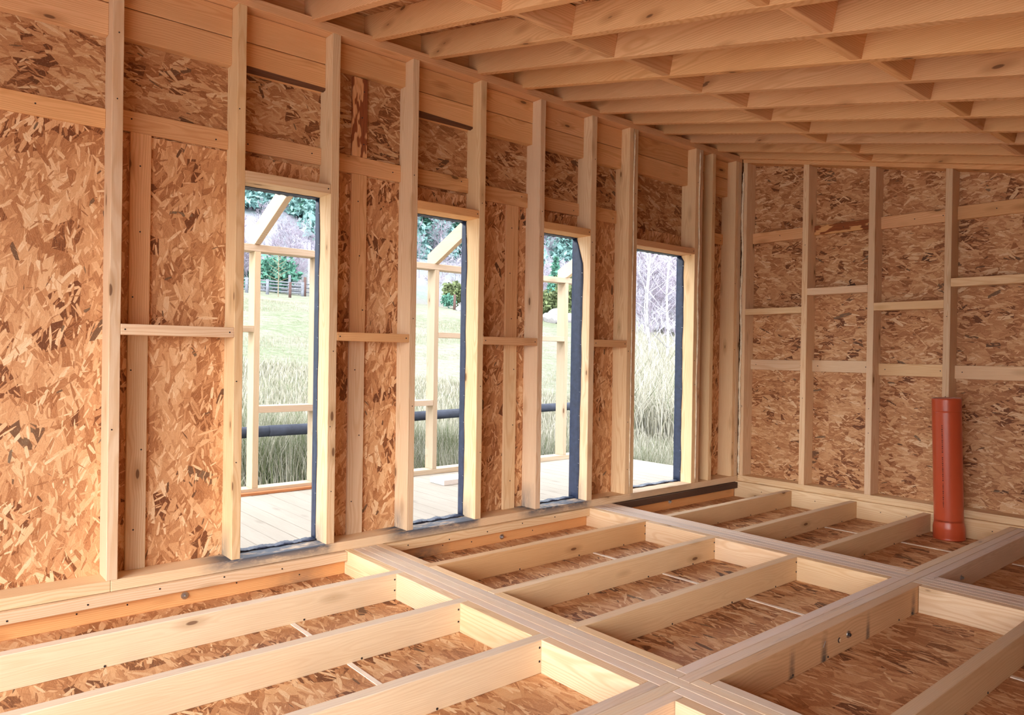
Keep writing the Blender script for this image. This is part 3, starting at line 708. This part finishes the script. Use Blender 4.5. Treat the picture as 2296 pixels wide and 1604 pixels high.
for x0, x1, lb in ((.1210, .1330, 'porch post left of the nearest window view'), (.5675, .5800, 'porch post seen through the nearest window'), (.7020, .7140, 'porch post just hidden by the nearest window jamb'),
                   (1.0132, 1.0255, 'porch post seen through the second window'), (1.4580, 1.4705, 'porch post seen through the third window')):
    board('porch_post', (x0, x1), YP, (-.2866, .2028), 'z', W_PORCH, lb, 'post', 'porch posts', cuts=3)
board('porch_top_plate', (.10, 1.62), YP, (.2030, .2175), 'x', W_PORCH, 'top plate of the porch frame under the porch rafters', 'top plate', cuts=3)
for x0, lb in ((.1210, 'leftmost porch rafter outside the view'), (.5660, 'porch rafter slanting across the nearest window'), (1.0118, 'porch rafter slanting across the second window'), (1.4575, 'porch rafter slanting across the third window')):
    pr = [(1.0495, .4270), (1.4970, .2177), (1.533, .2177), (1.533, .2415), (1.0495, .4620)]
    tag(prism_x('porch_rafter', pr, (x0, x0 + .0125), W_PORCH), lb, 'rafter', 'porch rafters')
for a, b, z, lb in ((.1330, .5675, (.0363, .0495), 'high rail of the porch left of the first visible post'), (.5800, .7020, (-.1312, -.1170), 'low rail of the porch seen through the nearest window'),
                    (.7140, 1.0132, (-.1305, -.1172), 'low rail of the porch ending at the post in the second window'), (1.0255, 1.4580, (.0365, .0497), 'high rail of the porch between second and third window views')):
    board('porch_rail', (a, b), YP, z, 'x', W_PORCH, lb, 'rail', 'rails between porch posts', cuts=2)
board('foam_block', (.9478, 1.035), (1.3555, 1.412), (ZJ + .0002, -.2873), 'x', M_EPS, 'white polystyrene block lying on the porch deck', 'block')

# ================================================================= OUTSIDE
def ground_z(x, y):      # metres
    z = Z0 - 1.95 - .011 * x
    if y < 6: return z
    z += .172 * (min(y, 30) - 6)
    if y > 30: z += .095 * (min(y, 60) - 30)
    if y > 60:
        t = min(y, 66) - 60; z += .095 * t + .5 * t * t / 12
    if y > 66: z += .6 * (y - 66)
    return z
nx, ny = 90, 130
yy = np.concatenate([np.linspace(4.6, 30, 60), np.linspace(31, 240, 70)]); xx = np.linspace(-60, 260, nx)
vs = [(x, y, ground_z(x, y) + (.05 * math.sin(x * 1.3 + y * .7) + .04 * math.sin(x * .5 - y * 1.9)) * (1 if y > 7 else 0) + (1.6 * math.sin(x * .05 + y * .03) if y > 75 else 0)) for y in yy for x in xx]
fs = [(j * nx + i, j * nx + i + 1, (j + 1) * nx + i + 1, (j + 1) * nx + i) for j in range(len(yy) - 1) for i in range(nx - 1)]
me = bpy.data.meshes.new('ground'); me.from_pydata(vs, [], fs); me.polygons.foreach_set('use_smooth', [True] * len(fs))
tag(link('ground', me, M_GROUND), kind='structure')
def near_ground():
    me = bpy.data.meshes.new('ground'); a = -40
    pts = [(-60, -60), (60, -60), (60, 4.6), (-60, 4.6)]
    me.from_pydata([(x, y, ground_z(x, y) - .0) for x, y in pts], [], [(0, 1, 2, 3)]); tag(link('ground', me, M_YARD), kind='structure')
near_ground()
def az_of(px):      # world direction (horizontal) of a photograph column at the horizon
    d = F * 1646.7 + Rr * (px - 1148); d.z = 0; return d.normalized()
def spot(px, r):
    d = az_of(px) * r; return d.x, d.y, ground_z(d.x, d.y)
def tubes(name, segs, mat, parent=None, sides=4, mw=None):
    """segs: (p0, r0, p1, r1)"""
    vs, fs = [], []
    for p0, r0, p1, r1 in segs:
        d = (p1 - p0); 
        if d.length < 1e-5: continue
        q_ = d.to_track_quat('Z', 'Y').to_matrix(); k = len(vs)
        for p, r in ((p0, r0), (p1, r1)):
            for s in range(sides):
                a = 2 * math.pi * s / sides; vs.append(tuple(p + q_ @ Vector((math.cos(a) * r, math.sin(a) * r, 0))))
        for s in range(sides): fs.append((k + s, k + (s + 1) % sides, k + sides + (s + 1) % sides, k + sides + s))
        fs.append(tuple(k + s for s in reversed(range(sides)))); fs.append(tuple(k + sides + s for s in range(sides)))
    me = bpy.data.meshes.new(name); me.from_pydata(vs, [], fs); me.polygons.foreach_set('use_smooth', [True] * len(fs)) if sides > 4 else None
    return link(name, me, mat, parent, mw)
# old pole fence just beyond the porch
rl = lambda x, y, z: P(x, y, z)
def rail(pts, r, lb, mat=M_LOG, cat='fence rail', grp='poles of the dark fence beyond the porch'):
    segs = [(P(*a), r, P(*b), r * .97) for a, b in zip(pts, pts[1:])]
    return tag(tubes('fence_rail', segs, mat, sides=10), lb, cat, grp)
rail([(.20, 2.0, -.234), (.60, 2.0, -.2285), (.80, 2.0, -.2260), (1.15, 2.0, -.2262)], .064, 'dark bluish log rail beyond the porch, seen through the two nearest windows')
rail([(1.16, 2.0, -.208), (1.5, 2.0, -.2015), (2.2, 2.0, -.196)], .062, 'grey log rail seen through the third and farthest windows')
for x in (.18, 1.155, 2.22):
    z0 = (ground_z(x * S, 8.15) - Z0) / S
    tag(tubes('fence_post', [(P(x, 2.035, z0 - .03), .07, P(x, 2.035, -.18), .065)], M_LOG, sides=10), {.18: 'log fence post left of the nearest window view', 1.155: 'log fence post between the dark rails', 2.22: 'log fence post at the far end of the rails'}[x], 'fence post', 'posts of the dark fence beyond the porch')
tag(tubes('stake', [(P(.985, 2.13, -.40), .03, P(1.012, 2.15, -.030), .03)], M_RUST, sides=8), 'leaning rusty stake seen at the left edge of the second window', 'stake')

# far paddock fence behind the meadow
def paddock(name, px0, px1, r, n, h, lb, posts):
    e = bpy.data.objects.new(name, None); COL.objects.link(e)
    a = Vector(spot(px0, r)); b = Vector(spot(px1, r)); e.location = a; tag(e, lb, 'fence'); bpy.context.view_layer.update()
    for k in range(n):
        z = h * (k + 1) / n
        tubes('rail', [(a + Vector((0, 0, z)), .055, b + Vector((0, 0, z + .05 * math.sin(k))), .055)], M_OLDW, e)
    for t in posts:
        p = a.lerp(b, t); tubes('post', [(p - Vector((0, 0, .3)), .13, p + Vector((0, 0, h + .12)), .12)], M_OLDW, e, 6)
    return e
paddock('rail_fence', 500, 678, 57, 4, .95, 'grey four-rail paddock fence across the far meadow in the nearest window', (.0, .28, .54, .99))
paddock('rail_fence', 585, 708, 64, 3, .95, 'thin rail fence behind the paddock fence, below the shrubs', (.05, .5, .95))
def stick(px, r, h, rad, mat, lb, cat='stake'):
    x, y, z = spot(px, r); return tag(tubes('stake', [(Vector((x, y, z - .2)), rad, Vector((x + .03, y, z + h)), rad * .9)], mat, sides=6), lb, cat)
stick(648, 48, .95, .09, M_RUST, 'dark rusty stake standing in the meadow in front of the paddock fence')
stick(681, 60, 1.5, .12, M_RUST, 'dark post at the right end of the paddock fence')
stick(646, 62, 1.6, .13, M_OLDW, 'pale post behind the paddock fence below the round pine')
stick(1017, 52, 1.1, .10, M_RUST, 'dark stake in the meadow seen through the second window')

# ---- vegetation prototypes
def leafcloud(n, shape, size, seed):
    R0 = np.random.default_rng(seed); pts = shape(R0, n)
    d = R0.normal(size=(n, 3)); d /= np.linalg.norm(d, axis=1)[:, None]; e = np.cross(d, R0.normal(size=(n, 3))); e /= np.linalg.norm(e, axis=1)[:, None]
    s = size * (.6 + .8 * R0.random((n, 1)))
    v = np.stack([pts - d * s, pts + e * s * .45, pts + d * s, pts - e * s * .45], 1).reshape(-1, 3)
    return v.tolist(), [tuple(range(4 * i, 4 * i + 4)) for i in range(n)]
def con_shape(h, w):
    def f(R0, n):
        t = R0.random(n) ** 1.3; tier = np.floor(t * 13) / 13 + .03 * R0.random(n)
        rr = w * (1 - tier) * (.35 + .65 * R0.random(n) ** .5); a = R0.random(n) * 6.283
        lob = .75 + .25 * np.sin(a * 5 + np.floor(t * 13) * 2.1)
        return np.stack([rr * lob * np.cos(a), rr * lob * np.sin(a), h * (.08 + .92 * t) - rr * .25], 1)
    return f
def ball_shape(w, h):
    def f(R0, n):
        d = R0.normal(size=(n, 3)); d /= np.linalg.norm(d, axis=1)[:, None]; r_ = R0.random((n, 1)) ** .4
        bl = .78 + .22 * np.sin(d[:, :1] * 7 + 1) * np.cos(d[:, 1:2] * 6)
        return d * r_ * bl * np.array([[w, w, h * .5]]) + np.array([[0, 0, h * .52]])
    return f
def proto(name, v, f, mat, trunk=None):
    me = bpy.data.meshes.new(name); v = list(v); f = list(f); nl = len(f)
    if trunk:
        h, r_ = trunk; k = len(v)
        for z, q_ in ((-.4, r_), (h, r_ * .2)):
            for s in range(6): v.append((math.cos(s * 1.047) * q_, math.sin(s * 1.047) * q_, z))
        for s in range(6): f.append((k + s, k + (s + 1) % 6, k + 6 + (s + 1) % 6, k + 6 + s))
    me.from_pydata(v, [], f); me.materials.append(mat); me.materials.append(M_TWIG)
    for i in range(nl, len(f)): me.polygons[i].material_index = 1
    return me
CON = [proto('conifer', *leafcloud(1500, con_shape(9, 2.6), .42, s), m, (8.5, .2)) for s, m in ((1, M_CON), (2, M_CON2), (3, M_CON2))]
def bare(seed, h, mat, spread=.5, depth=4, r0=.06, n=5, whitebark=None, droop=0):
    R0 = random.Random(seed); segs = []; tr = []
    def grow(p, d, L, r_, k):
        nseg = 4 if k == 0 else 2
        for i in range(nseg):
            q_ = p + d * (L / nseg); r2 = r_ * (.82 if k == 0 else .7)
            (tr if k == 0 and whitebark else segs).append((p, r_, q_, r2)); p = q_; r_ = r2
            d = (d + Vector((R0.uniform(-1, 1), R0.uniform(-1, 1), R0.uniform(-.1, .5))) * (.06 if k == 0 else .22)).normalized()
            if k < depth:
                for b in range(n if k else n + 1):
                    if k == 0 and i == 0 and not b: continue
                    a = R0.uniform(0, 6.28); s = spread * R0.uniform(.7, 1.3)
                    nd = (d * math.cos(s) + (d.orthogonal().normalized() * math.cos(a) + d.cross(d.orthogonal()).normalized() * math.sin(a)) * math.sin(s)).normalized()
                    if k >= 2 and R0.random() < .45: continue
                    grow(p, nd, L * R0.uniform(.30, .5) * (1 - .12 * i), r_ * .42, k + 1)
    grow(Vector((0, 0, -.1)), Vector((0, 0, 1)), h, r0, 0)
    return segs, tr
def seg_mesh(name, segs, mat, sides=3):
    o = tubes(name, segs, mat, sides=sides); me = o.data; bpy.data.objects.remove(o); return me
BARE = []
for s, m in ((5, M_TWIG), (6, M_TWIG2), (7, M_TWIG)):
    sg, _ = bare(s, 6.0, m, .55, 3, .07, 4); BARE.append(seg_mesh('bare_tree', [(a, max(r_, .018), b, max(q_, .014)) for a, r_, b, q_ in sg], m))
BUSH = [proto('bush', *leafcloud(1300, ball_shape(1.3, 2.2), .16, 20 + s), m, (1.2, .05)) for s, m in ((0, M_BUSH), (1, M_CON))]
def place(me, x, y, s, label, cat, group, nm, dz=0, sz=None):
    o = bpy.data.objects.new(nm, me); COL.objects.link(o); o.location = (x, y, ground_z(x, y) + dz + (1.6 * math.sin(x * .05 + y * .03) if y > 75 else 0))
    o.rotation_euler = (0, 0, random.uniform(0, 6.28)); k = s; o.scale = (k, k, k * (sz or 1)); return tag(o, label, cat, group)
cnt = 0
for k in range(170):         # evergreen forest on the hillside
    d = az_of(random.uniform(500, 1330)) * random.uniform(86, 150)
    if d.y < 76: continue
    place(random.choice(CON), d.x, d.y, random.uniform(.8, 1.25), 'haze-tinted green conifer of the forest covering the far hillside', 'tree', 'conifers on the far hillside', 'conifer')
for k in range(150):         # leafless belt at the foot of the hill
    px = random.uniform(520, 1540); d = az_of(px) * (random.uniform(64, 77) if px < 800 else random.uniform(70, 112))
    if d.y < 50: d = az_of(px) * random.uniform(90, 125)
    place(random.choice(BARE), d.x, d.y, random.uniform(.38, .62) if px < 800 else random.uniform(.55, .9), 'greyish leafless tree in the belt at the foot of the hill', 'tree', 'leafless trees at the foot of the hill', 'bare_tree')
def one(me, px, r, s, lb, cat, nm, sz=None):
    x, y, z = spot(px, r); return place(me, x, y, s, lb, cat, None, nm, sz=sz)
one(BUSH[1], 621, 63, 1.55, 'round dark green pine behind the paddock fence in the nearest window', 'tree', 'round_pine')
one(CON[0], 548, 66, .42, 'dark conifer at the left edge of the nearest window', 'tree', 'conifer')
one(BUSH[0], 1018, 60, 1.1, 'olive bush at the far edge of the meadow in the second window', 'bush', 'bush')
one(BUSH[1], 1003, 58, .55, 'low green bush beside the stake in the second window', 'bush', 'bush')
one(CON[0], 1243, 70, .62, 'dark green conifer behind the boulders in the third window', 'tree', 'conifer')
one(BUSH[0], 1226, 50, .95, 'olive juniper bush left of the post in the third window', 'bush', 'bush')
one(BUSH[0], 1279, 50, 1.1, 'tall olive juniper right of the post in the third window', 'bush', 'bush', 1.5)
one(BUSH[0], 1478, 60, 1.1, 'yellow green bush behind the birches in the farthest window', 'bush', 'bush')
# dry larch sapling
sg = [(Vector((0, 0, 0)), .035, Vector((0, 0, 3.1)), .015)]
for k in range(26):
    z = .9 + 2.0 * k / 26; a = k * 2.4; L = .75 * (1 - k / 34); sg.append((Vector((0, 0, z)), .016, Vector((math.cos(a) * L, math.sin(a) * L, z + .32)), .008))
x, y, z = spot(622, 46); tag(tubes('larch_sapling', sg, M_LARCH, sides=4, mw=Matrix.Translation((x, y, z))), 'small bare larch sapling in front of the paddock fence', 'tree')
# pole among the bare trees
stick(690, 70, 4.2, .10, M_EPS, 'thin white pole among the leafless trees in the nearest window', 'pole')
# birches in the farthest window
for px, r, h, sd, lean, lb in ((1459, 24, 7.5, 3, -.02, 'white birch trunk at the left in the farthest window'), (1489, 23, 7.5, 8, .03, 'curved white birch in the middle of the farthest window'), (1506, 27, 7, 12, .10, 'thin birch leaning right in the farthest window'), (1448, 30, 6, 15, .0, 'slim grey birch behind the others in the farthest window')):
    x, y, z = spot(px, r); e = bpy.data.objects.new('birch_tree', None); COL.objects.link(e); e.location = (x, y, z); tag(e, lb, 'tree'); bpy.context.view_layer.update()
    R0 = random.Random(sd); p = Vector((x, y, z - .1)); segs = []; br = []; rr = .048 if r < 26 else .034
    side = Rr.copy(); side.z = 0; side.normalize()
    for i in range(14):
        q_ = p + Vector((0, 0, h / 14)) + side * (lean * h / 14 + (.05 * math.sin(i * .9 + sd)))
        segs.append((p, rr, q_, rr * .92)); p = q_; rr *= .92
        for b in range(3 if i > 0 else 1):
            a = R0.uniform(0, 6.28); d = Vector((math.cos(a), math.sin(a), R0.uniform(.5, 1.1))).normalized(); L = R0.uniform(.7, 1.7) * (1 - i / 24)
            m_ = p + d * L * .5; t_ = m_ + (d + Vector((0, 0, .25))).normalized() * L * .5; br.append((p, .010, m_, .007)); br.append((m_, .007, t_, .004))
            for u in range(4):
                w = m_.lerp(t_, R0.random()); dd = (d + Vector((R0.uniform(-.7, .7), R0.uniform(-.7, .7), R0.uniform(-.2, .6)))).normalized(); br.append((w, .007, w + dd * .45, .004))
    tubes('trunk', segs, M_BIRCH, e, 8); tubes('branches', br, M_TWIG2, e, 3)
for k in range(26):     # leafless shrubs around the birches
    px = random.uniform(1415, 1530); d = az_of(px) * random.uniform(30, 56)
    place(random.choice(BARE), d.x, d.y, random.uniform(.35, .62), 'low leafless shrub in the thicket behind the birches', 'shrub', 'leafless shrubs behind the birches', 'bare_shrub')
# boulders
def boulder(px, r, s, seed, lb, dx=0):
    bm = bmesh.new(); bmesh.ops.create_icosphere(bm, subdivisions=3, radius=1); R0 = random.Random(seed)
    ks = [(Vector((R0.uniform(-1, 1), R0.uniform(-1, 1), R0.uniform(-1, 1))).normalized(), R0.uniform(.7, .95)) for _ in range(14)]
    for v in bm.verts:
        for n_, d_ in ks:
            e_ = v.co.dot(n_) - d_
            if e_ > 0: v.co -= n_ * e_ * .9
    for v in bm.verts: v.co = Vector((v.co.x * s[0], v.co.y * s[1], v.co.z * s[2]))
    me = bpy.data.meshes.new('boulder'); bm.to_mesh(me); bm.free(); x, y, z = spot(px, r)
    o = link('boulder', me, M_ROCK, None, Matrix.Translation((x, y, z + s[2] * .45))); tag(o, lb, 'boulder', 'pale boulders in the meadow')
boulder(1224, 42, (.42, .4, .30), 1, 'left pale boulder in the third window'); boulder(1246, 43, (.62, .5, .50), 2, 'largest pale boulder behind the porch post in the third window')
boulder(1276, 42, (.45, .4, .36), 3, 'right pale boulder in the third window'); boulder(1236, 40, (.5, .5, .35), 5, 'small pale boulder in front of the largest one')
boulder(1029, 50, (.32, .3, .26), 6, 'small bluish boulder beside the stake in the second window')
boulder(1520, 45, (2.2, 1.4, .8), 7, 'flat pale boulder behind the birches in the farthest window')

# grass
def grass(name, n, r0, r1, hmin, hmax, lb, width=.006, tufts=0, green=.35, seed=1, p0=470, p1=1560, lo=0.0, hi=1.0):
    R0 = np.random.default_rng(seed)
    if tufts:
        tc_ = np.array([[R0.uniform(p0, p1), R0.uniform(r0, r1)] for _ in range(tufts)]); idx = R0.integers(0, tufts, n)
        pr = tc_[idx]; jit = R0.normal(size=(n, 2)) * .16
    else:
        pr = np.stack([R0.uniform(p0, p1, n), np.sqrt(R0.uniform(r0 ** 2, r1 ** 2, n))], 1); jit = np.zeros((n, 2)); idx = np.arange(n)
    fx, fy = F.x * 1646.7, F.y * 1646.7
    dx = fx + Rr.x * (pr[:, 0] - 1148); dy = fy + Rr.y * (pr[:, 0] - 1148); L = np.hypot(dx, dy)
    X = dx / L * pr[:, 1] + jit[:, 0]; Y = dy / L * pr[:, 1] + jit[:, 1]
    Zg = np.array([ground_z(a, b) for a, b in zip(X, Y)])
    H = R0.uniform(hmin, hmax, n); a = R0.uniform(0, 6.283, n); bend = R0.uniform(.1, .55, n) * H
    if tufts: a = np.arctan2(jit[:, 1], jit[:, 0]); bend = H * np.minimum(.42, np.hypot(jit[:, 0], jit[:, 1]) * 1.3)
    w = width * R0.uniform(.6, 1.4, n); t = R0.uniform(0, 6.283, n); wx, wy = np.cos(t) * w, np.sin(t) * w
    bx, by = np.cos(a) * bend, np.sin(a) * bend
    v = np.zeros((n, 5, 3))
    v[:, 0] = np.stack([X - wx, Y - wy, Zg - .05], 1); v[:, 1] = np.stack([X + wx, Y + wy, Zg - .05], 1)
    v[:, 2] = np.stack([X + wx * .8 + bx * .35, Y + wy * .8 + by * .35, Zg + H * .6], 1); v[:, 3] = np.stack([X - wx * .8 + bx * .35, Y - wy * .8 + by * .35, Zg + H * .6], 1)
    v[:, 4] = np.stack([X + bx, Y + by, Zg + H], 1)
    me = bpy.data.meshes.new(name); me.vertices.add(n * 5); me.vertices.foreach_set('co', v.reshape(-1))
    k = np.arange(n)[:, None] * 5; quad = k + np.array([[0, 1, 2, 3]]); tri = k + np.array([[3, 2, 4]])
    li = np.concatenate([quad.reshape(-1), tri.reshape(-1)]); me.loops.add(len(li)); me.loops.foreach_set('vertex_index', li)
    st = np.concatenate([np.arange(n) * 4, n * 4 + np.arange(n) * 3]); me.polygons.add(2 * n); me.polygons.foreach_set('loop_start', st)
    me.update(calc_edges=True); at = me.attributes.new('tone', 'FLOAT', 'POINT')
    tone = np.where(R0.random(n) < green, R0.uniform(0, .35, n), R0.uniform(.45, 1, n))
    if tufts: tone = np.clip(np.where((idx % 3) == 0, R0.uniform(.0, .5, n), tone), 0, 1)
    tone = lo + (hi - lo) * tone; at.data.foreach_set('value', np.repeat(tone, 5)); me.validate()
    return tag(link(name, me, M_BLADE), lb, 'grass', kind='stuff')
grass('dry_grass', 42000, 8.6, 17, .08, .24, 'dry straw-coloured meadow grass beyond the porch', .006, green=.28, seed=3, lo=.3, hi=.85)
grass('rush_tufts', 42000, 8.8, 10.8, .25, .62, 'tufts of rushes growing beyond the dark fence rail', 0.0028, tufts=330, green=.35, seed=4)
grass('meadow_grass', 30000, 17, 34, .02, .05, 'short pale grass of the rising meadow', .006, green=.45, seed=5, lo=.38, hi=.68)
grass('tall_grass', 26000, 14, 32, .4, 1.0, 'tall pale grass around the birches in the farthest window', .010, green=.08, seed=6, p0=1395, p1=1560)
